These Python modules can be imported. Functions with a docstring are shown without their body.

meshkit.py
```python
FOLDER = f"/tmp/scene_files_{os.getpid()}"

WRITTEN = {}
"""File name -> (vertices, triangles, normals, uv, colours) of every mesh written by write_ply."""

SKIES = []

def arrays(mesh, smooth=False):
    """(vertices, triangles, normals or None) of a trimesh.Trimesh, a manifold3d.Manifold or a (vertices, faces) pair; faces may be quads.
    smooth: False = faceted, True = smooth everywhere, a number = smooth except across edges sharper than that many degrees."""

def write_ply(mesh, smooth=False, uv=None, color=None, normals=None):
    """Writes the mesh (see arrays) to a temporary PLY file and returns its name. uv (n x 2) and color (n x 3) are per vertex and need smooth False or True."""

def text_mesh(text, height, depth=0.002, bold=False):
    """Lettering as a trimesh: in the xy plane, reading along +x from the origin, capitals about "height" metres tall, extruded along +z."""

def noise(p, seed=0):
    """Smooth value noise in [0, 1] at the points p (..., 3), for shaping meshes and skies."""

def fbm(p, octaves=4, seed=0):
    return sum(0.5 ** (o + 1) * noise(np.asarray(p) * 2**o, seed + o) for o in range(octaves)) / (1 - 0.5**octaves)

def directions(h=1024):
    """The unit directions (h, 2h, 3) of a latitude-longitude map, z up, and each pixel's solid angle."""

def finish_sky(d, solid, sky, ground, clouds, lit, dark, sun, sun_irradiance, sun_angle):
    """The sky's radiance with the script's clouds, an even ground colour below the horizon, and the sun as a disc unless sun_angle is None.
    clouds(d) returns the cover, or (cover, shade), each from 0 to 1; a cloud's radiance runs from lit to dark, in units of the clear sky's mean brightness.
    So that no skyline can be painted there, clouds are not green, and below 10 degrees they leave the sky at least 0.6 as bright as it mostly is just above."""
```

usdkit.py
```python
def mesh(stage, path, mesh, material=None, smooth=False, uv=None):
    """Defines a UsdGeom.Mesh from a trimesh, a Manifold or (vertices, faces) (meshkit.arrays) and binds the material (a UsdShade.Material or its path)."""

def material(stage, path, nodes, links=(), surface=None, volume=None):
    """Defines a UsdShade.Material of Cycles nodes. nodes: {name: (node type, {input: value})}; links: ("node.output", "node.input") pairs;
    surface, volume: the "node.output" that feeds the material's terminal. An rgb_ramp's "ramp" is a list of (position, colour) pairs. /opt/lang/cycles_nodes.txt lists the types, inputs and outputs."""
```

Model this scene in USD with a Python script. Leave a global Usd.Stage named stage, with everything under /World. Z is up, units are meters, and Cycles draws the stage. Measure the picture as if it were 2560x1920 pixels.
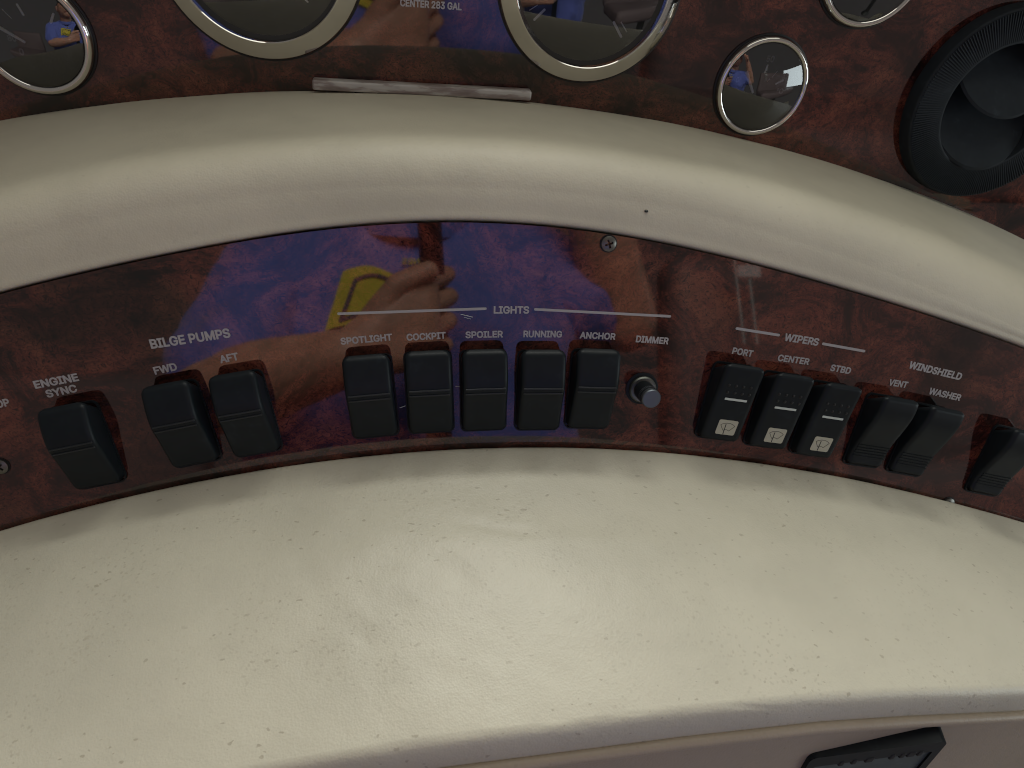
import math, numpy as np, trimesh, manifold3d as m3, shapely, usdkit, meshkit
from shapely import affinity
from shapely.geometry import Polygon, Point, LineString, box as sbox
from pxr import Usd, UsdGeom, UsdLux, UsdShade, Gf, Sdf
rng = np.random.default_rng(7)
stage = Usd.Stage.CreateInMemory()
UsdGeom.SetStageUpAxis(stage, "Z"); UsdGeom.SetStageMetersPerUnit(stage, 1.0)
UsdGeom.Xform.Define(stage, "/World"); UsdGeom.Scope.Define(stage, "/World/Looks")

# ------------------------------------------------------------------ camera
def mat4(x, y, z, o):
    return Gf.Matrix4d(*x, 0, *y, 0, *z, 0, *o, 1)
EYE = np.array([0.0, 0.0, 1.30])
RIGHT, UP, BACK = np.array([.990268, -.106613, .089459]), np.array([0, .642788, .766044]), np.array([-.139173, -.758589, .636532])
UP = np.cross(BACK, RIGHT); UP /= np.linalg.norm(UP)
cam = UsdGeom.Camera.Define(stage, "/World/camera")
cam.AddTransformOp().Set(mat4(RIGHT.tolist(), UP.tolist(), BACK.tolist(), EYE.tolist()))
cam.CreateHorizontalApertureAttr(36.0); cam.CreateVerticalApertureAttr(27.0)
cam.CreateFocalLengthAttr(36.0 * 1750 / 2560)
cam.CreateClippingRangeAttr(Gf.Vec2f(0.005, 100))
EXPOSURE = 0.0
cam.CreateExposureAttr(EXPOSURE)

# ------------------------------------------------------------------ lamps
def rect(name, at, look, w, h, power, color):
    z = np.array(at, float) - np.array(look, float); z /= np.linalg.norm(z)
    x = np.cross([0, 0, 1], z) if abs(z[2]) < .99 else np.array([1., 0, 0]); x /= np.linalg.norm(x); y = np.cross(z, x)
    l = UsdLux.RectLight.Define(stage, "/World/" + name); l.AddTransformOp().Set(mat4(x.tolist(), y.tolist(), z.tolist(), list(map(float, at))))
    l.CreateWidthAttr(w); l.CreateHeightAttr(h); l.CreateIntensityAttr(power); l.CreateColorAttr(Gf.Vec3f(*color)); l.CreateNormalizeAttr(False)
    return l
rect("overhead_daylight", (0.30, 0.42, 2.30), (0.27, 0.37, 1.1), 1.1, 1.0, 1.25, (1.0, 1.0, .90))
rect("windshield_daylight", (0.22, 1.45, 2.82), (0.08, 0.05, 1.1), .9, .8, 14.6, (1.0, 1.0, .93))
rect("windshield_low_daylight", (0.05, 1.7, 2.25), (0.0, -0.3, 1.15), 2.0, .55, 19.0, (1.0, 1.0, .96))
rect("side_window_daylight", (2.1, -.75, 1.30), (0.1, 0.2, 1.2), 1.3, .6, 4.0, (.84, .97, 1.0))
dome = UsdLux.DomeLight.Define(stage, "/World/ambient_light")
dome.CreateIntensityAttr(0.052); dome.CreateColorAttr(Gf.Vec3f(1.0, .93, .88))

# ------------------------------------------------------------------ scene tree helpers
used = {}
def numbered(parent, name):
    k = (parent, name); n = used.get(k, 0); used[k] = n + 1
    return f"{parent}/{name}" + (f"_{n:03d}" if n else "")
def tag(prim, label=None, cat=None, group=None, kind=None):
    for k, v in (("label", label), ("category", cat), ("group", group), ("kind", kind)):
        if v: prim.SetCustomDataByKey(k, v)
def thing(name, label, cat, xf=None, group=None):
    p = numbered("/World", name); x = UsdGeom.Xform.Define(stage, p)
    if xf is not None: x.AddTransformOp().Set(xf)
    tag(x.GetPrim(), label, cat, group); return p
def part(parent, name, mesh, mat, smooth=False, label=None):
    p = numbered(parent, name)
    m = usdkit.mesh(stage, p, mesh, LOOK[mat], smooth=smooth)
    if label: tag(m.GetPrim(), label)
    return p

# the two varnished panels are flat; each has its own frame: origin, right, up, out of the panel
class Frame:
    def __init__(s, o, u, v, n): s.o, s.u, s.v, s.n = map(np.array, (o, u, v, n))
    def at(s, u=0, v=0, rot=0, h=0):
        c, k = math.cos(math.radians(rot)), math.sin(math.radians(rot))
        x, y = c * s.u + k * s.v, -k * s.u + c * s.v
        return mat4(x.tolist(), y.tolist(), s.n.tolist(), (s.o + u * s.u + v * s.v + h * s.n).tolist())
LOWER = Frame([.0324, .24167, 1.09244], [1, 0, 0], [0, .358368, .933580], [0, -.933580, .358368])
UPPER = Frame([.05112, .39467, 1.20447], [.999962, .006685, -.005609], [.005129, .069774, .997550], [.007060, -.997540, .069737])

# ------------------------------------------------------------------ materials
LOOK = {}
def look(name, nodes, links=(), surface="p.BSDF"):
    LOOK[name] = usdkit.material(stage, "/World/Looks/" + name, nodes, links, surface=surface)
def plain(name, color, rough=.5, **kw):
    look(name, {"p": ("principled_bsdf", {"base_color": color, "roughness": rough, **kw})})
def burl(name, gain, shift):
    k = lambda c: tuple(x * gain for x in c)
    look(name, {
        "g": ("geometry", {}), "mp": ("mapping", {"location": shift, "scale": (1, 1, 1.25)}),
        "big": ("noise_texture", {"scale": 27, "detail": 9, "roughness": .76, "distortion": 1.0}),
        "fine": ("noise_texture", {"scale": 300, "detail": 4, "roughness": .7, "distortion": 2.6}),
        "cl": ("noise_texture", {"scale": 13, "detail": 4, "roughness": .6, "distortion": .8}), "cr": ("rgb_ramp", {"ramp": [(.36, (.30, .34, .32)), (.50, (.85, .82, .80)), (.66, (1.15, 1.05, 1.0))]}), "m3": ("mix_color", {"blend_type": "multiply", "fac": 1., "use_clamp": False}),
        "eyes": ("voronoi_texture", {"scale": 55, "randomness": 1}),
        "r": ("rgb_ramp", {"ramp": [(0, k((.007, .0045, .0045))), (.37, k((.011, .0055, .005))), (.44, k((.030, .0095, .0078))), (.52, k((.088, .0235, .0170))), (.62, k((.130, .043, .027))), (1, k((.15, .06, .034)))]}),
        "f": ("rgb_ramp", {"ramp": [(.34, (.12, .12, .14)), (.46, (.85, .85, .85)), (.7, (1.45, 1.4, 1.3))]}),
        "e": ("rgb_ramp", {"ramp": [(0, (.45, .45, .5)), (.35, (1, 1, 1)), (1, (1, 1, 1))]}),
        "m": ("mix_color", {"blend_type": "multiply", "fac": 1., "use_clamp": False}), "m2": ("mix_color", {"blend_type": "multiply", "fac": .7, "use_clamp": False}),
        "w": ("noise_texture", {"scale": 9, "detail": 1}), "b": ("bump", {"strength": .12, "distance": .0012}),
        "p": ("principled_bsdf", {"roughness": .55, "specular_ior_level": 0., "coat_weight": 1., "coat_ior": COAT, "coat_roughness": .034})},
        [("g.position", "mp.vector"), ("mp.vector", "big.vector"), ("mp.vector", "fine.vector"), ("mp.vector", "eyes.vector"), ("g.position", "w.vector"), ("big.fac", "r.fac"), ("fine.fac", "f.fac"), ("eyes.distance", "e.fac"),
         ("r.color", "m.a"), ("f.color", "m.b"), ("m.result", "m2.a"), ("e.color", "m2.b"), ("mp.vector", "cl.vector"), ("cl.fac", "cr.fac"), ("m2.result", "m3.a"), ("cr.color", "m3.b"), ("m3.result", "p.base_color"), ("w.fac", "b.height"), ("b.normal", "p.coat_normal")])
COAT = 1.64
burl("burl_wood", 1.15, (0, 0, 0)); burl("burl_wood_upper", 1.2, (.37, .21, .13))
def vinyl(name, base, dirt, scale=1.0, rough=.42, spot=.5):
    look(name, {
        "g": ("geometry", {}),
        "patch": ("noise_texture", {"scale": 14, "detail": 4, "roughness": .6}),
        "pr": ("rgb_ramp", {"ramp": [(.3, tuple(x * .90 for x in base)), (.55, base), (.8, tuple(min(.9, x * 1.05) for x in base))]}),
        "wn": ("noise_texture", {"scale": 320, "detail": 2}), "wo": ("vector_math", {"math_type": "subtract", "vector2": (.5, .5, .5)}), "ws": ("vector_math", {"math_type": "scale", "scale": .0030}), "wa": ("vector_math", {"math_type": "add"}),
        "mp": ("mapping", {"rotation": (0, 0, .7), "scale": (.75, 1.35, 1)}),
        "v1": ("voronoi_texture", {"scale": 270 * scale, "randomness": 1}), "c1": ("separate_color", {}), "q1": ("math", {"math_type": "power", "value2": 2.6}), "m1": ("math", {"math_type": "multiply", "value2": .21}), "d1": ("math", {"math_type": "subtract"}), "s1": ("map_range", {"from_min": -.01, "from_max": .055, "to_min": 1, "to_max": 0, "clamp": True}),
        "n1": ("noise_texture", {"scale": 15, "detail": 2}), "t1": ("map_range", {"from_min": .34, "from_max": .54, "to_min": 0, "to_max": .85, "clamp": True}),
        "v2": ("voronoi_texture", {"scale": 420, "randomness": 1}), "s2": ("map_range", {"from_min": .10, "from_max": .34, "to_min": 1, "to_max": 0, "clamp": True}),
        "k1": ("math", {"math_type": "multiply"}), "k2": ("math", {"math_type": "multiply"}), "k3": ("math", {"math_type": "maximum"}), "k4": ("math", {"math_type": "multiply", "value2": dirt}),
        "n2": ("noise_texture", {"scale": 26, "detail": 3}), "t2": ("map_range", {"from_min": .44, "from_max": .70, "to_min": 0, "to_max": .6, "clamp": True}),
        "mix": ("mix_color", {"blend_type": "mix", "b": (.24, .20, .14)}),
        "gr": ("voronoi_texture", {"scale": 1150, "feature": "f1"}), "gn": ("noise_texture", {"scale": 70, "detail": 6, "roughness": .62}),
        "b1": ("bump", {"strength": .16, "distance": .00035}), "b2": ("bump", {"strength": .17, "distance": .0022}),
        "p": ("principled_bsdf", {"roughness": rough, "specular_ior_level": .32})},
        [("g.position", x + ".vector") for x in ("patch", "n1", "n2", "gr", "gn", "wn")] + [("wn.color", "wo.vector1"), ("wo.vector", "ws.vector1"), ("ws.vector", "wa.vector1"), ("g.position", "wa.vector2"), ("wa.vector", "mp.vector"), ("mp.vector", "v1.vector"), ("wa.vector", "v2.vector"), ("v1.color", "c1.color"), ("c1.r", "q1.value1"), ("q1.value", "m1.value1"), ("v1.distance", "d1.value1"), ("m1.value", "d1.value2"), ("d1.value", "s1.value")] +
        [("patch.fac", "pr.fac"), ("n1.fac", "t1.value"), ("s1.result", "k1.value1"), ("t1.result", "k1.value2"), ("v2.distance", "s2.value"), ("n2.fac", "t2.value"), ("s2.result", "k2.value1"), ("t2.result", "k2.value2"),
         ("k1.value", "k3.value1"), ("k2.value", "k3.value2"), ("k3.value", "k4.value1"), ("k4.value", "mix.fac"), ("pr.color", "mix.a"), ("mix.result", "p.base_color"),
         ("gn.fac", "b2.height"), ("gr.distance", "b1.height"), ("b2.normal", "b1.normal"), ("b1.normal", "p.normal")])
vinyl("cream_vinyl", (.63, .59, .462), .12, 1.0, rough=.5); vinyl("cream_vinyl_ledge", (.575, .548, .440), .50, 1.0, rough=.40)
vinyl("fascia_vinyl", (.40, .335, .25), .25)
def plastic(name, c, rough, grain=900, st=.12):
    look(name, {"g": ("geometry", {}), "n": ("noise_texture", {"scale": grain, "detail": 2}), "d": ("noise_texture", {"scale": 120, "detail": 5, "roughness": .7}),
        "r": ("rgb_ramp", {"ramp": [(.35, tuple(x * .8 for x in c)), (.6, c), (.78, tuple(x * 1.7 for x in c))]}),
        "b": ("bump", {"strength": st, "distance": .0003}), "p": ("principled_bsdf", {"roughness": rough, "specular_ior_level": .2})},
        [("g.position", "n.vector"), ("g.position", "d.vector"), ("d.fac", "r.fac"), ("r.color", "p.base_color"), ("n.fac", "b.height"), ("b.normal", "p.normal")])
plastic("black_plastic", (.0095, .0135, .0165), .42); plastic("vent_plastic", (.020, .026, .031), .6); plastic("dial_black", (.018, .024, .026), .6); plastic("grey_panel", (.085, .108, .104), .4)
plain("chrome", (.72, .70, .66), .06, metallic=1.0); plain("steel", (.17, .165, .15), .38, metallic=1.0); plain("dull_steel", (.20, .21, .19), .42, metallic=1.0); plain("knob_cap", (.14, .16, .18), .42, metallic=.85)
plain("print_white", (.40, .385, .385), .55); plain("mark_white", (.58, .64, .60), .5); plain("tick_white", (.66, .70, .66), .55); plain("faded_print", (.17, .185, .18), .6); plain("icon_cream", (.47, .46, .36), .5); plain("rib_plastic", (.011, .0155, .019), .36); plain("ink", (.012, .013, .013), .6)
plain("dark_hole", (.003, .003, .003), .5); plain("speck", (.03, .022, .018), .7)
look("worn_trim", {"g": ("geometry", {}), "mp": ("mapping", {"scale": (45, 160, 260)}), "n": ("noise_texture", {"scale": 1, "detail": 5, "roughness": .6}),
     "r": ("rgb_ramp", {"ramp": [(.36, (.20, .155, .14)), (.5, (.30, .25, .225)), (.56, (.46, .43, .39)), (.7, (.52, .49, .45))]}), "p": ("principled_bsdf", {"roughness": .45})},
     [("g.position", "mp.vector"), ("mp.vector", "n.vector"), ("n.fac", "r.fac"), ("r.color", "p.base_color")])
look("gauge_glass", {"f": ("fresnel", {"IOR": 2.0}), "t": ("transparent_bsdf", {"color": (.93, .95, .95)}), "s": ("glossy_bsdf", {"color": (1, 1, 1), "roughness": 0.004}), "m": ("mix_closure", {})},
     [("f.fac", "m.fac"), ("t.BSDF", "m.closure1"), ("s.BSDF", "m.closure2")], surface="m.closure")
def skin(name, c):
    look(name, {"g": ("geometry", {}), "n": ("noise_texture", {"scale": 60, "detail": 5}), "r": ("rgb_ramp", {"ramp": [(.3, tuple(x * .8 for x in c)), (.7, tuple(x * 1.12 for x in c))]}),
        "p": ("principled_bsdf", {"roughness": .5, "subsurface_weight": .1, "subsurface_scale": .004})}, [("g.position", "n.vector"), ("n.fac", "r.fac"), ("r.color", "p.base_color")])
skin("skin", (.52, .275, .19)); plain("shirt_blue", (.115, .150, .47), .8, sheen_weight=.2); plain("shorts_khaki", (.28, .24, .18), .85); plain("hair_dark", (.03, .022, .018), .6); plain("logo_yellow", (.62, .50, .03), .7); plain("logo_navy", (.02, .03, .09), .7)
plain("eye_white", (.7, .7, .68), .2); plain("seat_vinyl", (.20, .15, .145), .6)

# ------------------------------------------------------------------ mesh helpers
def lathe(profile, n=96):
    p = np.array(profile, float); a = np.linspace(0, 2 * math.pi, n, endpoint=False)
    v = np.stack([p[None, :, 0] * np.cos(a)[:, None], p[None, :, 0] * np.sin(a)[:, None], np.broadcast_to(p[None, :, 1], (n, len(p)))], -1).reshape(-1, 3)
    m = len(p); f = []
    for i in range(n):
        j = (i + 1) % n
        for k in range(m - 1):
            f.append((i * m + k, j * m + k, j * m + k + 1)); f.append((i * m + k, j * m + k + 1, i * m + k + 1))
    t = trimesh.Trimesh(v, f, process=False); t.merge_vertices(); t.update_faces(t.nondegenerate_faces()); return t
def grid(P):
    n, m = P.shape[:2]; idx = np.arange(n * m).reshape(n, m)
    f = np.stack([idx[:-1, :-1], idx[1:, :-1], idx[1:, 1:], idx[:-1, 1:]], -1).reshape(-1, 4)
    return trimesh.Trimesh(P.reshape(-1, 3), np.vstack([f[:, [0, 1, 2]], f[:, [0, 2, 3]]]), process=False)
def ext(poly, h, z=0):
    g = getattr(poly, "geoms", [poly]); t = trimesh.util.concatenate([trimesh.creation.extrude_polygon(q, h, engine="earcut") for q in g]); t.apply_translation([0, 0, z]); return t
def rrect(w, h, r): return sbox(-w / 2 + r, -h / 2 + r, w / 2 - r, h / 2 - r).buffer(r, quad_segs=6)
def bar(p, q, w, h=.0002, z=0, ends=True):
    return ext(LineString([p, q]).buffer(w / 2, cap_style="round" if ends else "flat", quad_segs=4), h, z)
def rounded(w, d, h, r, seg=10):
    s = m3.Manifold.sphere(r, seg); return m3.Manifold.batch_hull([s.translate((x * (w / 2 - r), y * (d / 2 - r), z * (h / 2 - r))) for x in (-1, 1) for y in (-1, 1) for z in (-1, 1)])
def tm(m): 
    q = m.to_mesh(); return trimesh.Trimesh(q.vert_properties[:, :3], q.tri_verts, process=False)
def moved(t, o=(0, 0, 0), rz=0):
    t = t.copy(); t.apply_transform(trimesh.transformations.rotation_matrix(rz, (0, 0, 1))); t.apply_translation(o); return t
def word(text, p, q, cap, h=.00012, z=.00006):
    """flat lettering whose baseline runs from p to q (in the panel's frame)"""
    t = meshkit.text_mesh(text, cap, h, bold=2); p, q = np.array(p), np.array(q); d = q - p; L = np.hypot(*d)
    x0, x1 = t.bounds[:, 0]; t.apply_translation([-x0, 0, z]); t.apply_scale([L / (x1 - x0), 1, 1])
    return moved(t, (p[0], p[1], 0), math.atan2(d[1], d[0]))

# ------------------------------------------------------------------ dash: upper burl panel
xf = UPPER.at()
up = thing("upper_dash_panel", "glossy dark red burl wood panel behind the gauges, above the cream padded brow", "dashboard panel", xf)
VENT = (.2910, -.0160); VR = .0540
outline = sbox(-.42, -.16, .55, .134).difference(Point(*VENT).buffer(VR * .72, quad_segs=24))
part(up, "wood_sheet", ext(outline, .006, -.006), "burl_wood_upper")
part(up, "lettering", word("CENTER 283 GAL", (-.0579, .0119), (-.0270, .01215), .0030), "print_white", label="white printed words CENTER 283 GAL")
# hood that closes the dash above the gauges
hood = thing("dash_hood", "cream vinyl hood along the top of the gauge panel", "dashboard hood", xf)
prof = [(.000, .135), (.010, .131), (.022, .131), (.028, .136), (.022, .142), (-.35, .165)]
P = np.array([[(x, v, n) for n, v in prof] for x in np.linspace(-.42, .55, 8)]); part(hood, "cover", grid(P), "cream_vinyl", 40)

# ------------------------------------------------------------------ dash: lower burl panel
E2 = [[-.27, .012], [-.235, .0281], [-.19584, .04151], [-.16603, .04985], [-.13605, .05699], [-.10573, .06342], [-.07193, .06987], [-.03109, .07421], [-.0047, .07544], [.01166, .07554], [.0285, .07472], [.06315, .0708], [.09959, .06423], [.1139, .06118], [.15804, .05202], [.21175, .03908], [.27013, .02229], [.32, .005], [.37, -.014]]
E3 = [[-.27, -.0835], [-.21412, -.06333], [-.1644, -.04968], [-.12253, -.04063], [-.07547, -.03188], [-.03094, -.02792], [-.00158, -.02628], [.01663, -.02632], [.05417, -.02723], [.10545, -.03242], [.15913, -.04057], [.22668, -.05505], [.30107, -.07549], [.37, -.0975]]
from scipy.interpolate import UnivariateSpline
def sm(pts, s=2e-6):
    p = np.array(pts); return UnivariateSpline(p[:, 0], p[:, 1], k=4, s=s)
e2, e3 = sm(E2), sm(E3)
uu = np.linspace(-.27, .37, 60)
lo = thing("lower_dash_panel", "glossy dark red burl wood switch panel between the two cream pads", "dashboard panel", LOWER.at())
part(lo, "wood_sheet", ext(Polygon(list(zip(uu, e2(uu) + .0004)) + list(zip(uu[::-1], e3(uu[::-1]) - .010))), .005, -.005), "burl_wood")
TEXT = [("BILGE PUMPS", -.14143, .01968, -.10904, .02503, .0037), ("AFT", -.11416, .01347, -.10649, .01503, .00305), ("FWD", -.14121, .00826, -.13188, .01036, .00305), ("ENGINE", -.1891, .00192, -.17153, .00554, .0031), ("SYNC", -.18508, -.0021, -.17279, .00065, .00305), ("STOP", -.21024, -.00765, -.19995, -.00555, .00305),
    ("SPOTLIGHT", -.06361, .02206, -.0416, .02423, .0028), ("COCKPIT", -.03536, .02411, -.01827, .02525, .0028), ("SPOILER", -.00963, .02553, .00703, .02608, .00278), ("LIGHTS", .0025, .03686, .01832, .03709, .00305), ("RUNNING", .01624, .02624, .03387, .02626, .00278), ("ANCHOR", .0421, .02599, .05875, .02541, .0028), ("DIMMER", .06857, .02439, .0842, .02346, .0029),
    ("WIPERS", .14099, .02577, .15878, .02334, .0033), ("PORT", .11601, .01914, .12647, .01759, .0029), ("CENTER", .13948, .01579, .15584, .01379, .0029), ("STBD", .16749, .01093, .17844, .00911, .0030), ("WINDSHIELD", .20886, .01242, .23913, .00603, .00335), ("VENT", .20024, .00345, .2106, .00187, .0030), ("WASHER", .22327, -.00119, .24177, -.00504, .0031)]
for t, a, b, c, d, cap in TEXT:
    part(lo, "lettering", word(t, (a, b), (c, d), cap), "print_white", label=f"white printed word {t}")
for p, q, w in (((-.0642, .03568), (-.0012, .03887), .00115), ((.0210, .03890), (.0835, .03660), .00115), ((.1167, .03124), (.1380, .02828), .00125), ((.1614, .02424), (.1834, .02074), .00125)):
    part(lo, "title_line", bar(p, q, w, .00012, .00006), "print_white", label="white printed rule beside a group title")
part(lo, "lettering", word("STOP", (.2835, -.0156), (.2985, -.0192), .0031), "print_white", label="start of a white printed word at the right edge")
scr = [((-.0119, .0362), (-.0068, .0350), .00022), ((-.0105, .0349), (-.0075, .0341), .00015), ((-.0385, -.0075), (-.0362, -.0066), .0003), ((-.0135, .0026), (-.0098, .0027), .0003), ((.0140, -.0046), (.0146, -.0028), .0003)]
for p, q, w in scr: part(lo, "scratch", bar(p, q, w, .00005, .00004), "tick_white")

# ------------------------------------------------------------------ gauges
def gauge(name, label, group, u, v, r, ring, sag, ticks=(), needle=None, digits=()):
    g = thing(name, label, "gauge", UPPER.at(u, v), group); ri = r - ring
    if r > .04: prof = [(r + .0006, 0), (r + .0006, .0012), (r, .0026), (r - .0004, .0031), (ri + .0012, .0078), (ri + .0004, .0080), (ri, .0076), (ri - .0002, .0040)]
    else:
        a = np.linspace(0, math.pi, 12); c = r - ring / 2; prof = [(r + .0004, 0)] + [(c + (ring / 2 + .0002) * math.cos(t), .0018 + .0030 * math.sin(t) ** .8) for t in a] + [(ri - .0003, .0012)]
    part(g, "bezel", lathe(prof, 128), "chrome", 28)
    part(g, "seal_ring", lathe([(r + .0013, 0), (r + .0013, .0007), (r + .0004, .0009)], 96), "dark_hole", 40)
    part(g, "dial", lathe([(ri + .0006, .0002), (ri + .0006, .0008), (0, .0008)], 64), "dial_black")
    R = (ri * ri + sag * sag) / (2 * sag); t = np.linspace(0, 1, 14)
    part(g, "glass", lathe([(ri * q, .0038 + math.sqrt(max(R * R - (ri * q) ** 2, 0)) - (R - sag)) for q in t[::-1]], 96), "gauge_glass", True)
    for p, q, w in ticks: part(g, "tick", bar(np.subtract(p, (u, v)), np.subtract(q, (u, v)), w, .0002, .0008), "tick_white")
    for txt, p, cap in digits:
        m = word(txt, np.subtract(p, (u, v)), np.subtract((p[0] + cap * .75 * len(txt), p[1]), (u, v)), cap, z=.0008); part(g, "numeral", m, "faded_print")
    if needle:
        p, q, w = needle; p, q = np.subtract(p, (u, v)), np.subtract(q, (u, v)); d = (q - p) / np.hypot(*(q - p)); nrm = np.array([-d[1], d[0]])
        part(g, "needle", ext(Polygon([p + nrm * w * .8, p - nrm * w * .8, q - nrm * w * .45, q, q + nrm * w * .45]).buffer(.0002), .0006, .0022), "mark_white")
    return g
SG, BG = "small round gauges on the upper panel", "large round gauges on the upper panel"
gauge("small_gauge", "small chrome-rimmed gauge cut off by the left edge of the photo", SG, -.2337, -.0135, .0266, .0038, .0046,
      [((-.2372, -.0002), (-.2357, -.0045), .0010), ((-.2222, -.0032), (-.2243, -.007), .0011), ((-.2444, -.0027), (-.2415, -.0064), .0003)], ((-.2489, -.0095), (-.2377, -.0163), .0008), [("0", (-.2425, -.0225), .0028), ("80", (-.2460, -.0165), .0026), ("0", (-.2195, -.0112), .0026), ("40", (-.2425, .0025), .0026)])
gauge("small_gauge", "small chrome-rimmed gauge with needle and number 50, standing alone above the brow on the right", SG, .1436, -.01445, .0262, .0031, .0046,
      [((.1441, -.003), (.1435, -.007), .0008), ((.1508, -.0057), (.1486, -.0092), .0003), ((.1475, -.0100), (.1465, -.0115), .0002), ((.1557, -.0101), (.1521, -.0125), .0008)], ((.1320, -.0070), (.1390, -.0175), .0009), [("50", (.1425, -.0013), .0030), ("°C", (.1536, -.0174), .0027), ("0", (.1278, -.0130), .0027)])
gauge("small_gauge", "small chrome-rimmed gauge at the top edge, left of the round air vent", SG, .18764, .0482, .0290, .0034, .0046, [((.178, .036), (.180, .039), .0007)])
gauge("large_gauge", "larger left gauge with wide chrome rim, above the grey trim strip", BG, -.12375, .0320, .0486, .0088, .0055, [((-.147, .012), (-.1445, .0145), .0009), ((-.103, .0105), (-.1055, .0130), .0009)])
gauge("large_gauge", "larger right gauge with wide chrome rim reflecting a bright window", BG, .03818, .0297, .0473, .0082, .0058,
      [((.0107, .0105), (.0154, .0154), .0012), ((.0078, .0147), (.0115, .0172), .0004), ((.0529, .0121), (.058, .0056), .0013), ((.0568, .0124), (.0606, .0082), .0006), ((.0000, .0195), (.0045, .0215), .0012)])

# ------------------------------------------------------------------ air vent
av = thing("air_vent", "round black ribbed air vent with curved louvres at the right edge", "air vent", UPPER.at(*VENT))
ri = VR * .655
part(av, "flange", lathe([(VR + .0008, 0), (VR + .0008, .0015), (VR, .0075), (VR - .0006, .0085), (VR - .0018, .0092), (ri + .0010, .0098), (ri, .0094), (ri - .0004, .0080), (ri - .0015, -.002), (ri - .0015, -.006)], 128), "vent_plastic", 35)
ribs = []
for k in range(220):
    a = 2 * math.pi * k / 220; b = trimesh.creation.box((VR - ri - .0026, .00045, .0006)); b.apply_translation(((VR + ri) / 2, 0, .0097)); ribs.append(moved(b, (0, 0, 0), a))
p_ = part(av, "rib_ring", trimesh.util.concatenate(ribs), "vent_plastic"); tag(stage.GetPrimAtPath(p_), kind="stuff")
part(av, "cup", lathe([(ri - .001, -.004), (ri - .002, -.03), (ri * .75, -.045), (0, -.048)], 64), "dark_hole", 40)
def louvre(cy, tilt, rad, z0):
    t = lathe([(0, .0011), (rad * .6, .0016), (rad - .0012, .0012), (rad, 0), (rad - .0012, -.0012), (0, -.0012)], 72)
    t.apply_transform(trimesh.transformations.rotation_matrix(-math.pi / 2 + math.radians(tilt), (1, 0, 0))); t.apply_translation((0, cy, z0)); return t
part(av, "louvre", louvre(.0205, 56, ri * .86, -.0030), "vent_plastic", 40); part(av, "louvre", louvre(-.0085, 58, ri * .90, -.0040), "vent_plastic", 40)
for s in (-1, 1): part(av, "pivot_pin", moved(lathe([(0, .004), (.0016, .0035), (.002, 0), (.002, -.02)], 20), (s * ri * .88, 0, -.004)), "vent_plastic", 40)

# ------------------------------------------------------------------ grey trim strip lying on the brow against the upper panel
ts = thing("trim_strip", "worn grey plastic trim strip standing on the brow below the gauges", "trim strip", UPPER.at(-.0455, -.0262, .6))
b = rounded(.1150, .0050, .0075, .0011, 12); part(ts, "strip_body", moved(tm(b), (0, 0, .0040)), "worn_trim", 40)
for x in (-.034, -.022, -.012, -.004, .003, .015): part(ts, "glue_residue", moved(tm(rounded(.0035 + .002 * rng.random(), .0012, .004, .0005, 6)), (x, -.0030, .0050)), "speck", 40)

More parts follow.
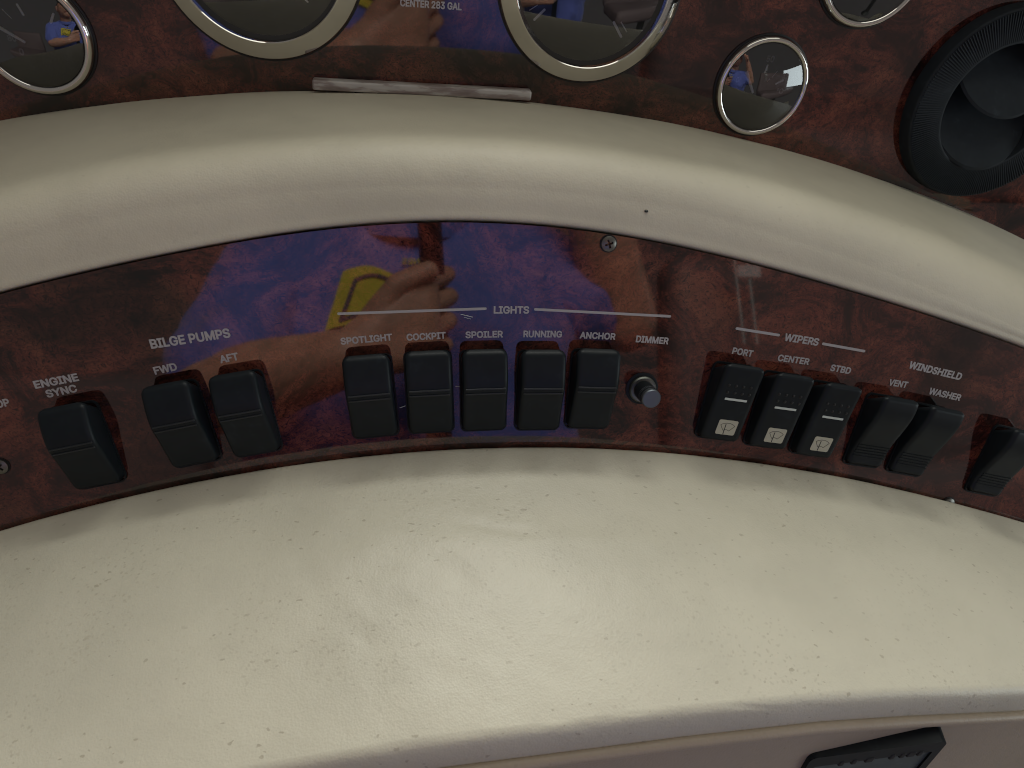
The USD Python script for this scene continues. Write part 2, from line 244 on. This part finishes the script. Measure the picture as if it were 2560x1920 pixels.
# ------------------------------------------------------------------ rocker switches
def path_z(kind, t):        # t: 0 at the top end of the rocker, 1 at the bottom
    t = np.asarray(t, float)
    if kind == "plain":
        k = np.clip((t - .30) / .30, 0, 1); k = k * k * (3 - 2 * k); a = .0094 + .0034 * np.sin(np.pi / 2 * np.clip(t / .42, 0, 1)); b = .0122 - .0072 * np.clip((t - .40) / .60, 0, 1) ** 1.1
        return a * (1 - k) + b * k
    if kind == "curved": q = np.clip((t - .10) / .82, 0, 1); return .0128 - .0088 * q * q * (3 - 2 * q)
    return .0125 - .0064 * t
def rocker_mesh(kind, w, L):
    ns, nt = 25, 61; e = .0021
    sx = np.concatenate([[-1], -np.cos(np.linspace(0, np.pi, ns - 2)), [1]]); ty = np.linspace(0, 1, nt)
    X = np.zeros((nt, ns)); Y = np.zeros((nt, ns)); Z = np.zeros((nt, ns)); rc = .0032
    for i, t in enumerate(ty):
        y = L / 2 - t * L; d = min(L / 2 - y, y + L / 2)
        half = w / 2 - (rc - math.sqrt(max(rc * rc - (rc - d) ** 2, 0)) if d < rc else 0)
        for j, s in enumerate(sx):
            x = s * half; db = min(half - abs(x), d); dz = e - math.sqrt(max(e * e - (e - db) ** 2, 0)) if db < e else 0
            X[i, j], Y[i, j], Z[i, j] = x, y, float(path_z(kind, t)) - dz
    top = np.stack([X, Y, Z], -1); idx = np.arange(nt * ns).reshape(nt, ns)
    ring = np.concatenate([idx[0, :], idx[1:, -1], idx[-1, -2::-1], idx[-2:0:-1, 0]])
    g = grid(top[::-1]); g = trimesh.Trimesh(top.reshape(-1, 3), None, process=False)
    f = np.stack([idx[:-1, :-1], idx[1:, :-1], idx[1:, 1:], idx[:-1, 1:]], -1).reshape(-1, 4)
    F = np.vstack([f[:, [0, 1, 2]], f[:, [0, 2, 3]]])
    V = top.reshape(-1, 3); base = V[ring] * [1.03, 1.01, 0] + [0, 0, .0006]; base[:, 1] -= .0050 * np.clip(base[:, 1] / (L / 2), 0, 1) ** 2; n0 = len(V); V = np.vstack([V, base]); m = len(ring)
    S = []
    for k in range(m): a, b_ = ring[k], ring[(k + 1) % m]; S += [(a, n0 + (k + 1) % m, b_), (a, n0 + k, n0 + (k + 1) % m)]
    S = np.array(S)[:, [0, 2, 1]] if False else np.array(S)
    t = trimesh.Trimesh(V, np.vstack([F, S]), process=True); t.fix_normals(); return t
def drape(mesh, kind, L, eps):
    v = mesh.vertices.copy(); v[:, 2] += path_z(kind, (L / 2 - v[:, 1]) / L) + eps; mesh.vertices = v; return mesh
ROCK = {k: rocker_mesh(k, .0200, .0400) for k in ("plain", "curved", "flat")}
def switch(label, u, v, rot, kind, group):
    s = thing("rocker_switch", label, "switch", LOWER.at(u, v, rot), group); L = .0402
    part(s, "frame", moved(ext(rrect(.0216, .0392, .003).difference(rrect(.0202, .0376, .002)), .0012), (0, -.0016, 0)), "black_plastic")
    a = part(s, "rocker", ROCK[kind], "black_plastic", 35)
    if kind == "plain":
        for t_ in (.415, .475): part(a, "grip_rib", drape(moved(tm(rounded(.0178, .0008, .0007, .0003, 8)), (0, L / 2 - t_ * L, 0)), kind, L, .0001), "rib_plastic", 40)
    elif kind == "curved":
        for k in range(5): part(a, "grip_rib", drape(moved(ext(rrect(.018, .0005, .0002), .00035), (0, -L / 2 + .0055 + k * .0016, 0)), kind, L, -.00005), "black_plastic", 30)
    else:
        part(s, "marker_bar", drape(moved(ext(rrect(.0112, .0011, .0003), .00015), (.0004, L / 2 - .43 * L, 0)), kind, L, .00003), "mark_white")
        cy = L / 2 - .80 * L; ic = part(s, "icon_plate", drape(moved(ext(rrect(.0098, .0079, .0009), .00012), (.0012, cy, 0)), kind, L, .00003), "icon_cream")
        arc = lambda r, a0, a1: [(r * math.sin(math.radians(a)), r * math.cos(math.radians(a))) for a in np.linspace(a0, a1, 16)]
        fan = Polygon(arc(.0056, -36, 38) + arc(.0024, 38, -36)).buffer(.0002)
        sym = fan.exterior.buffer(.00011).union(LineString([(-.0008, -.0002), (-.0010, .0050)]).buffer(.00020))
        part(ic, "wiper_symbol", drape(moved(ext(sym, .00008), (.0012, cy - .0034, 0)), kind, L, .00014), "ink", label="dark windscreen wiper symbol")
        for row, (y, n) in enumerate(((.0104, 4), (.0068, 4))):
            for k in range(n):
                t = trimesh.creation.icosphere(1, .00075); t.apply_scale((1, 1, .5)); part(a, "grip_dot", drape(moved(t, (-.0056 + .0037 * k + .0006 * row, y - .0006, 0)), kind, L, .0), "dark_hole", True)
LG, WG, BGp = "plain black rocker switches under LIGHTS", "wiper rocker switches with pale icon plates", "plain black rocker switches on the left"
SW = [("black rocker switch under ENGINE SYNC, leftmost of the row", -.1726, -.0226, 12, "plain", BGp), ("black rocker switch under FWD of BILGE PUMPS", -.1313, -.0129, 11.8, "plain", BGp), ("black rocker switch under AFT of BILGE PUMPS", -.1046, -.0083, 10.5, "plain", BGp),
      ("black rocker switch under SPOTLIGHT", -.0511, -.0004, 5.4, "plain", LG), ("black rocker switch under COCKPIT", -.0254, .0016, 3.2, "plain", LG), ("black rocker switch under SPOILER with a blue reflection", -.0010, .0024, 1.9, "plain", LG), ("black rocker switch under RUNNING", .0246, .0024, .4, "plain", LG), ("black rocker switch under ANCHOR, next to the dimmer knob", .0490, .0030, -1.6, "plain", LG),
      ("wiper rocker switch under PORT, with pale wiper icon", .1160, -.0034, -7.6, "flat", WG), ("wiper rocker switch under CENTER, between two others", .1416, -.0079, -7.8, "flat", WG), ("wiper rocker switch under STBD, next to the curved VENT switch", .1668, -.0128, -8.6, "flat", WG),
      ("curved black rocker switch under VENT", .1976, -.0195, -9, "curved", None), ("curved black rocker switch under WASHER", .2233, -.0248, -11, "curved", None), ("black rocker switch cut off by the right edge of the photo", .2725, -.0375, -12, "curved", None)]
for a in SW: switch(*a)

# ------------------------------------------------------------------ dimmer knob and screws
dk = thing("dimmer_knob", "small round metal dimmer knob under DIMMER", "knob", LOWER.at(.0739, .0018))
part(dk, "washer", lathe([(.0078, 0), (.0078, .0006), (.0066, .0009), (.004, .0009)], 48), "black_plastic", 30)
part(dk, "nut", lathe([(.0064, .0006), (.0064, .0022), (.0058, .0028), (.0036, .0028)], 32), "dull_steel", 30)
part(dk, "shaft", lathe([(.0046, .001), (.0046, .0125), (.004, .013)], 40), "black_plastic", 30)
part(dk, "cap", lathe([(.0044, .0095), (.0046, .0098), (.0046, .0117), (.0042, .0120), (.0042, .0124), (.0044, .0127), (.0044, .0146), (.0040, .0151), (0, .0152)], 48), "knob_cap", 30)
def screw(label, u, v, rot):
    s = thing("screw", label, "screw", LOWER.at(u, v, rot), "screws holding the lower panel"); r = .0033
    head = m3.Manifold.sphere(r * 1.25, 48).scale((1, 1, .42)).trim_by_plane((0, 0, 1), .0002) ^ m3.Manifold.cylinder(.004, r, r, 48)
    for a in (0, 90): head = head - m3.Manifold.cube((r * 1.15, r * .26, .003), True).rotate((0, 0, a)).translate((0, 0, r * .47))
    part(s, "head", tm(head), "steel", 30); part(s, "collar", lathe([(r + .0006, 0), (r + .0006, .0003), (r - .0002, .0003)], 32), "dark_hole")
screw("cross-head screw just under the brow, above ANCHOR", .0516, .0686, 20); screw("cross-head screw at the left edge beside the ENGINE SYNC switch", -.2086, -.0335, 50); screw("cross-head screw half covered by the cream ledge at lower right", .2512, -.0638, 10)

# ------------------------------------------------------------------ cream brow between the panels
P1 = np.array([[-.2109, .3891, 1.1513], [-.1703, .3899, 1.1584], [-.1292, .3907, 1.1653], [-.0881, .3913, 1.1706], [-.0547, .3918, 1.1736], [-.0283, .392, 1.1746], [.0055, .3923, 1.1752], [.0666, .3927, 1.1742], [.1042, .3927, 1.1716], [.1577, .3927, 1.1651], [.203, .3924, 1.1568], [.2571, .3921, 1.147], [.3164, .3915, 1.1324], [.3833, .3906, 1.1123], [.414, .3901, 1.1022]])
RG = np.array([[-.1596, .2742, 1.1635], [-.1246, .2773, 1.1726], [-.0894, .2800, 1.1796], [-.054, .2823, 1.1841], [-.0174, .2838, 1.1866], [.0202, .2846, 1.1885], [.0592, .2844, 1.189], [.0793, .2840, 1.1881], [.1213, .2822, 1.183], [.166, .2794, 1.1753], [.214, .2756, 1.1656], [.2397, .2734, 1.1587], [.2988, .2686, 1.1418]])
def extrap(p, k, deg=3, s=4e-6):
    f = UnivariateSpline(p[:, 0], p[:, k], k=3, s=s); lo_, hi = p[0, 0], p[-1, 0]; d = f.derivative()
    return lambda x: np.where(x < lo_, f(lo_) + (x - lo_) * d(lo_) + (x - lo_) ** 2 * -.45, np.where(x > hi, f(hi) + (x - hi) * d(hi) + (x - hi) ** 2 * -.45, f(np.clip(x, lo_, hi))))
p1z, rz_ = extrap(P1, 2), extrap(RG, 2, s=8e-6); ry = extrap(RG, 1)
def bez(a, b, c, n): 
    t = np.linspace(0, 1, n)[:, None]; return a * (1 - t) ** 2 + 2 * b * t * (1 - t) + c * t ** 2
xs = np.linspace(-.30, .50, 161); rows = []
for x in xs:
    A = np.array([.3926, float(p1z(x))]); C = np.array([float(np.clip(ry(x), .255, .31)), float(rz_(x))])
    u = x - .0324; v = float(e2(np.clip(u, -.27, .37))) + (0 if -.27 < u < .37 else 0)
    B = np.array([.24167 + .358368 * v, 1.09244 + .93358 * v]); nn = np.array([-.93358, .358368]); tt = np.array([.358368, .93358])
    d1 = (C - B) / np.linalg.norm(C - B); lip0 = B - nn * .006 + tt * .0002; lip1 = B + nn * .0009 + tt * .0008; lip2 = B + d1 * .0035 + tt * .0010
    d1 = (C - lip2) / np.linalg.norm(C - lip2); d2 = (A - C) / np.linalg.norm(A - C); C2 = C + np.array([-.0004, .0006])
    e_ = .0145 + .05 * max(0, x - .12) ** 1.0; q1, q2 = C2 - d1 * e_, C2 + d2 * e_ * 1.15
    Aend = A + np.array([.012, -.001]); mid = (q2 + A) / 2 + np.array([0, .0025])
    pts = np.vstack([bez(lip0, lip1, lip2, 7), np.linspace(lip2, q1, 12)[1:-1] + np.outer(np.sin(np.linspace(0, np.pi, 10)), [-.0003, .0002]), bez(q1, C2, q2, 16), bez(q2, mid, A, 16)[1:], Aend[None]])
    rows.append(np.column_stack([np.full(len(pts), x), pts]))
G = np.array(rows); wob = meshkit.fbm(G * [14, 30, 30], 3, 5) - .5; G[..., 2] += wob * .0011 * (1 - np.exp(-np.linspace(0, 6, G.shape[1])))[None] ; G[..., 1] += (meshkit.fbm(G * [20, 26, 26], 2, 9) - .5) * .0006
br = thing("padded_brow", "curved cream vinyl brow between the gauge panel and the switch panel", "dashboard pad")
part(br, "vinyl_skin", grid(G.transpose(1, 0, 2)), "cream_vinyl", True)
i_ = np.argmin(abs(xs - .1015)); row = G[i_]; k_ = 13; nrm = np.cross(G[i_ + 1, k_] - row[k_], row[k_ + 1] - row[k_]); nrm /= np.linalg.norm(nrm); s_ = trimesh.creation.icosphere(2, .0009); s_.apply_scale((1, 1, .6)); s_.apply_translation(row[k_]); part(br, "pinhole", s_, "dark_hole", True, label="tiny dark pinhole in the cream vinyl")

# ------------------------------------------------------------------ cream ledge below the switch panel, with fascia
xs = np.linspace(-.36, .46, 165); rows = []; frows = []; bead = []
for x in xs:
    u = x - .0324; uc = np.clip(u, -.27, .37); v = float(e3(uc)); B = np.array([.24167 + .358368 * v, 1.09244 + .93358 * v]); nn = np.array([-.93358, .358368]); tt = np.array([.358368, .93358])
    B = B + np.array([0, -(abs(u - uc)) * .25])
    cz = float(B[1]) - .0140; cy = float(np.interp(x, [-.3, -.1, 0, .095, .15, .19, .24, .45], [.300, .352, .389, .408, .415, .414, .410, .402])) * (1.3 - cz)
    lip0 = B - tt * .004 - nn * .001; lip1 = B + nn * .0010; lip2 = B + nn * .004 - tt * .0004
    crest = np.array([.175, B[1] + .0012]); edge = np.array([cy + .0060, cz + .0124])
    c1 = np.array([.205, B[1] - .0008]); c2 = np.array([.140, B[1] + .0012])
    pts = np.vstack([bez(lip0, lip1, lip2, 7), bez(lip2, c1, crest, 22)[1:], bez(crest, c2, edge, 16)[1:], bez(edge, np.array([cy + .0004, cz + .0116]), np.array([cy, cz]), 14)[1:]])
    rows.append(np.column_stack([np.full(len(pts), x), pts]))
    a = np.linspace(1.35 * np.pi, .35 * np.pi, 9) ; bp = np.column_stack([cy - .0012 + .0024 * np.cos(np.linspace(.30 * np.pi, 1.35 * np.pi, 10)), cz - .0016 + .0024 * np.sin(np.linspace(.30 * np.pi, 1.35 * np.pi, 10))])
    bead.append(np.column_stack([np.full(10, x), bp]))
    fp = np.vstack([[cy - .001, cz - .003], bez(np.array([cy - .0012, cz - .004]), np.array([cy - .002, cz - .02]), np.array([cy - .006, cz - .05]), 10), [cy - .012, cz - .16], [cy + .02, cz - .20]]); frows.append(np.column_stack([np.full(len(fp), x), fp]))
G = np.array(rows); env = np.sin(np.linspace(0, np.pi, G.shape[1])) ** .5
G[..., 2] += (meshkit.fbm(G * [11, 16, 16], 3, 3) - .5) * .0030 * env ** 3; G[..., 2] += (meshkit.fbm(G * [60, 80, 80], 3, 8) - .5) * .0006 * env; wr = meshkit.fbm(G * [34, 70, 0] + [3, 1, 0], 3, 21); G[..., 2] -= np.exp(-((wr - .5) / .025) ** 2) * .00055 * env * np.clip((meshkit.noise(G * [9, 12, 0], 31) - .45) * 4, 0, 1)
lg = thing("padded_ledge", "wide cream vinyl ledge in the foreground below the switches, speckled with dirt", "dashboard pad")
part(lg, "vinyl_skin", grid(G.transpose(1, 0, 2)), "cream_vinyl_ledge", True)
part(lg, "piping", grid(np.array(bead).transpose(1, 0, 2)), "fascia_vinyl", True)
fs = thing("lower_fascia", "greyish vinyl fascia dropping below the cream ledge at the bottom edge", "dashboard panel")
part(fs, "vinyl_skin", grid(np.array(frows).transpose(1, 0, 2)), "fascia_vinyl", 40)

# ------------------------------------------------------------------ black plate on the fascia
pl = thing("black_plate", "black plastic plate with a grey face on the fascia at the bottom edge", "control plate", mat4([.9925, 0, .122], [.0085, .08, .9968], [-.0122, -.9968, .08], [.1811, .1040, .9900]))
fr = rrect(.058, .078, .003).difference(affinity.translate(rrect(.051, .065, .001), 0, -.0010)); fr = tm(m3.Manifold.extrude(m3.CrossSection([np.array(fr.exterior.coords)[:-1], np.array(fr.interiors[0].coords)[:-1]], m3.FillRule.EvenOdd), .0065, 0, 0, (.965, .975)))
part(pl, "frame", fr, "black_plastic", 30); part(pl, "face", moved(ext(rrect(.0513, .0655, .001), .0056), (0, -.0010, 0)), "grey_panel")
for k, x in enumerate((-.0125, -.0075, -.0015, .0075, .0115, .0150, .0185)):
    part(pl, "raised_mark", moved(tm(rounded(.0022 + .0012 * (k % 3 == 2), .0034, .0016, .0005, 6)), (x * 1.05, .0305, .0060)), "ink", 40)

# ------------------------------------------------------------------ the photographer, seen mirrored in the varnish and in the gauge glasses
def ball(c, r, seg=20): return m3.Manifold.sphere(r, seg).translate(tuple(map(float, c)))
def chain(pts, seg=20): return [m3.Manifold.batch_hull([ball(a[0], a[1], seg), ball(b_[0], b_[1], seg)]) for a, b_ in zip(pts[:-1], pts[1:])]
def hull(*pts): return m3.Manifold.batch_hull([ball(c, r) for c, r in pts])
def fuse(ms, length, it=12):
    m = m3.Manifold.batch_boolean(ms, m3.OpType.Add).refine_to_length(length); t = tm(m); t.merge_vertices(); trimesh.smoothing.filter_taubin(t, lamb=.5, nu=.53, iterations=it); return t
SL, EL, WL = (-.165, -.32, 1.245), (-.195, -.165, 1.100), (-.058, -.086, 1.132)
SR, ER, WR = (.140, -.32, 1.262), (.262, -.285, 1.195), (.178, -.200, 1.395)
torso = [hull(((-.085, -.36, .84), .115), ((.085, -.36, .84), .115), ((-.08, -.35, .98), .105), ((.08, -.35, .98), .105)), hull(((-.08, -.35, .98), .105), ((.08, -.35, .98), .105), ((-.085, -.325, 1.14), .105), ((.085, -.325, 1.14), .105)),
         hull(((-.085, -.325, 1.14), .105), ((.085, -.325, 1.14), .105), (SL, .055), (SR, .055), ((0, -.32, 1.27), .06))]
neck, head_c = [hull(((0, -.315, 1.27), .058), ((.005, -.275, 1.37), .055))], np.array([.008, -.25, 1.46])
hd = [m3.Manifold.sphere(.1, 40).scale((.76, .95, 1.15)).translate(tuple(head_c)), hull((head_c + [0, .045, -.075], .038), (head_c + [0, .0, -.05], .06)), hull((head_c + [0, .088, .005], .011), (head_c + [0, .108, -.022], .015)),
      hull((head_c + [-.02, .082, -.055], .010), (head_c + [.02, .082, -.055], .010)), hull((head_c + [-.028, .075, .03], .014), (head_c + [.028, .075, .03], .014))] + [m3.Manifold.sphere(.03, 20).scale((.35, .7, 1.1)).translate(tuple(head_c + [s * .077, -.005, -.005])) for s in (-1, 1)]
arms = chain([(SL, .055), ((np.array(SL) + EL) / 2, .047), (EL, .040)]) + chain([(EL, .041), (np.array(EL) * .6 + np.array(WL) * .4, .040), (WL, .026)]) + chain([(SR, .055), ((np.array(SR) + ER) / 2, .046), (ER, .040)]) + chain([(ER, .041), (np.array(ER) * .6 + np.array(WR) * .4, .039), (WR, .026)])
legs = []
for s in (-1, 1): legs += chain([((s * .09, -.36, .84), .10), ((s * .10, -.31, .58), .075), ((s * .105, -.29, .36), .058), ((s * .108, -.33, .16), .052), ((s * .108, -.36, -.04), .036)]) + chain([((s * .108, -.37, -.06), .036), ((s * .115, -.25, -.075), .034), ((s * .118, -.19, -.082), .026)])
# left hand closed round the camera's grip; the grip's axis runs up from GB to GT
GB, GM, GT = np.array([.024, -.126, 1.075]), np.array([.020, -.120, 1.190]), np.array([.012, -.034, 1.266]); ga = (GM - GB) / np.linalg.norm(GM - GB)
def hand(wrist, knuckle, palm_n, across, curl, thumb):
    w, k = np.array(wrist), np.array(knuckle); ax = np.array(across, float); ax /= np.linalg.norm(ax); pn = np.array(palm_n, float); pn /= np.linalg.norm(pn); f = (k - w) / np.linalg.norm(k - w); out = [hull((w, .024), (k + ax * .034, .014), (k - ax * .031, .013), (k + ax * .010, .015))]
    for i, (o, ln, r) in enumerate(((.034, .98, .0102), (.0115, 1.08, .0104), (-.0110, 1.0, .0100), (-.032, .82, .0090))):
        p = k + ax * o; d = f.copy(); pts = [(p - f * .012, r * 1.15), (p, r * 1.08)]
        for seg, c in zip((.040 * ln, .026 * ln, .021 * ln), curl):
            a = math.radians(c); d = d * math.cos(a) + np.cross(np.cross(d, pn), d) / max(np.linalg.norm(np.cross(np.cross(d, pn), d)), 1e-9) * math.sin(a); d /= np.linalg.norm(d); p = p + d * seg; pts.append((p, r * (.98 - .06 * len(pts) * .5)))
        out += chain(pts, 16)
    t0 = w * .65 + k * .35 + ax * .022; out += chain([(t0, .015), (t0 + thumb[0], .0115), (t0 + thumb[0] + thumb[1], .0095)], 16); return out
hl = hand(WL, (.010, -.082, 1.166), (.55, .2, .1) if False else (.25, -.85, .2), ga, (52, 62, 48), (np.array([.022, .012, .030]), np.array([.026, .006, .012])))
hr = hand(WR, np.array(WR) + np.array([-.035, .015, .070]), (-.85, -.35, -.3), (-.2, .95, -.2), (30, 38, 30), (np.array([.004, .028, .012]), np.array([-.006, .016, .024])))
body = fuse(torso + neck + hd + arms + legs + hl + hr, .0055, 6)
pe = thing("person", "photographer in blue shirt with yellow logo, mirrored in the panels, holding up a camera", "person")
part(pe, "body", body, "skin", True)
sh = [hull(((-.088, -.355, .86), .128), ((.088, -.355, .86), .128), ((-.085, -.345, .98), .121), ((.085, -.345, .98), .121)), hull(((-.085, -.345, .98), .121), ((.085, -.345, .98), .121), ((-.09, -.322, 1.14), .119), ((.09, -.322, 1.14), .119)),
      hull(((-.09, -.322, 1.14), .119), ((.09, -.322, 1.14), .119), (SL, .066), (SR, .066), ((0, -.318, 1.265), .070))]
mix = lambda a, b_, t: np.array(a) * (1 - t) + np.array(b_) * t
sh += chain([(SL, .066), (mix(SL, EL, .45), .064), (mix(SL, EL, .80), .062)]) + chain([(SR, .066), (mix(SR, ER, .4), .062), (mix(SR, ER, .72), .060)])
st = m3.Manifold.batch_boolean(sh, m3.OpType.Add).refine_to_length(.010)
st = st.trim_by_plane(tuple(np.array(SL) - EL), float(np.dot(np.array(SL) - EL, mix(SL, EL, .78)) / np.linalg.norm(np.array(SL) - EL)) if False else -9)
ts_ = tm(st); ts_.merge_vertices(); trimesh.smoothing.filter_taubin(ts_, lamb=.5, nu=.53, iterations=10)
v = ts_.vertices.copy(); v += ts_.vertex_normals * ((meshkit.fbm(v * [16, 16, 11], 3, 4) - .5) * .030)[:, None]; ts_.vertices = v
part(pe, "shirt", ts_, "shirt_blue", True)
col = lathe([(.075, 0), (.072, .022), (.066, .030), (.063, .024), (.064, .0)], 40); col.apply_transform(trimesh.transformations.rotation_matrix(-.35, (1, 0, 0))); col.apply_translation((.002, -.302, 1.305)); part(pe, "collar", col, "shirt_blue", 50)
sht = [hull(((-.088, -.354, .955), .131), ((.088, -.354, .955), .131), ((-.088, -.36, .85), .128), ((.088, -.36, .85), .128))]
for s in (-1, 1): sht.append(hull(((s * .088, -.36, .84), .118), ((s * .105, -.305, .52), .098)))
part(pe, "shorts", fuse(sht, .02, 6), "shorts_khaki", True)
hair = (m3.Manifold.sphere(.1, 40).scale((.80, .99, 1.19)).translate(tuple(head_c + [0, -.006, .006]))).trim_by_plane((0, -.55, .83), float(np.dot(head_c + [0, 0, .03], np.array([0, -.55, .83])) / np.hypot(.55, .83)))
part(pe, "hair", tm(hair), "hair_dark", 40)
for s in (-1, 1):
    e = trimesh.creation.icosphere(2, .0115); e.apply_translation(head_c + [s * .029, .079, .012]); eye = part(pe, "eye", e, "eye_white", True)
    e = trimesh.creation.icosphere(2, .0058); e.apply_translation(head_c + [s * .029, .0875, .012]); part(eye, "iris", e, "ink", True)
# yellow chest logo with navy outline and letters, laid on the front of the shirt
ray_hit = trimesh.Trimesh(ts_.vertices, ts_.faces, process=False)
from scipy.spatial import cKDTree
fv = ray_hit.vertices[ray_hit.vertex_normals[:, 1] > .2]; tree = cKDTree(fv[:, [0, 2]])
def onchest(mesh, off):
    """mesh drawn in x (across) and y (height) is wrapped over the shirt front"""
    v = mesh.vertices.copy(); d, k = tree.query(v[:, :2], 6); y = (fv[k, 1] / (d + .003)).sum(1) / (1 / (d + .003)).sum(1)
    mesh.vertices = np.column_stack([v[:, 0], y + off + v[:, 2], v[:, 1]]); mesh.fix_normals(); return mesh
def fine(poly, h):
    t = ext(poly, h); v, f = trimesh.remesh.subdivide_to_size(t.vertices, t.faces, .008); return trimesh.Trimesh(v, f, process=True)
wave = lambda x0, x1, z, a: [(x, z + a * math.sin((x - x0) / (x1 - x0) * 2 * math.pi)) for x in np.linspace(x0, x1, 14)]
flag = Polygon(wave(-.078, .022, 1.238, .007) + wave(-.094, .008, 1.168, .007)[::-1])
lp = part(pe, "logo", onchest(fine(flag, .0012), .004), "logo_yellow", label="yellow wavy flag logo on the shirt chest")
inn = Polygon(wave(-.064, .014, 1.227, .006) + wave(-.078, .000, 1.180, .006)[::-1]); part(lp, "logo_outline", onchest(fine(inn.exterior.buffer(.0022), .0008), .0062), "logo_navy")
t = meshkit.text_mesh("INES", .0075, .001, bold=True); t.apply_transform(trimesh.transformations.reflection_matrix((0, 0, 0), (1, 0, 0))); t.invert(); t.apply_translation([.012, 1.248, 0]); part(lp, "logo_lettering", onchest(t, .006), "logo_yellow")

# action camera on its grip, held just behind the viewpoint
ac = thing("action_camera", "small black camera on a hand grip, held by the mirrored photographer", "camera")
bod = rounded(.062, .044, .024, .004, 12).transform(np.column_stack([RIGHT, UP, BACK, EYE + BACK * .022 - UP * .002 + RIGHT * .012]))
part(ac, "housing", tm(bod), "black_plastic", 30)
part(ac, "grip", tm(m3.Manifold.batch_boolean(chain([(GB - ga * .02, .0125), (GM, .0125), (GT, .010)], 24), m3.OpType.Add)), "black_plastic", 40)
lens = lathe([(.009, 0), (.009, .004), (.0075, .0045), (.006, .003), (0, .003)], 40); lens.apply_transform(np.array([[*c, 0] for c in np.column_stack([RIGHT, UP, BACK])] + [[0, 0, 0, 1]])); lens.apply_translation(EYE + BACK * .0055); part(ac, "lens", lens, "dark_hole", 30)

# pale helm seats behind the photographer, mirrored faintly in the panels
def seat(label, x, y, z, w, h):
    s = thing("helm_seat", label, "seat", mat4([1, 0, 0], [0, 1, 0], [0, 0, 1], [x, y, z]))
    part(s, "backrest", moved(tm(rounded(w, .14, h, .05, 16)), (0, 0, h / 2)), "seat_vinyl", True); part(s, "cushion", moved(tm(rounded(w, .5, .14, .05, 16)), (0, .28, .0)), "seat_vinyl", True); part(s, "pedestal", moved(lathe([(.12, -.62), (.12, -.6), (.06, -.55), (.06, -.05)], 32), (0, .2, 0)), "dull_steel", 40)
seat("pale vinyl helm seat mirrored faintly at the right of the switch panel", 1.24, -1.05, .92, 1.30, .53)
seat("pale vinyl helm seat mirrored faintly at the left end of the switch panel", -.80, -1.05, .72, .72, .45)

gp = thing("rod_pair", "thin pale rods with a white tag mirrored above the PORT wiper switch", "rod", mat4([1, 0, 0], [0, 1, 0], [0, 0, 1], [.715, -.88, 1.225]))
for k in range(2): part(gp, "rod", moved(tm(m3.Manifold.batch_hull([m3.Manifold.sphere(.0024, 10), m3.Manifold.sphere(.0024, 10).translate((-.035, 0, .34))])), (.03 * k, 0, 0)), "tick_white", True)
part(gp, "tag", moved(tm(rounded(.052, .004, .026, .0015, 8)), (.012, .006, .155)), "eye_white", 40)
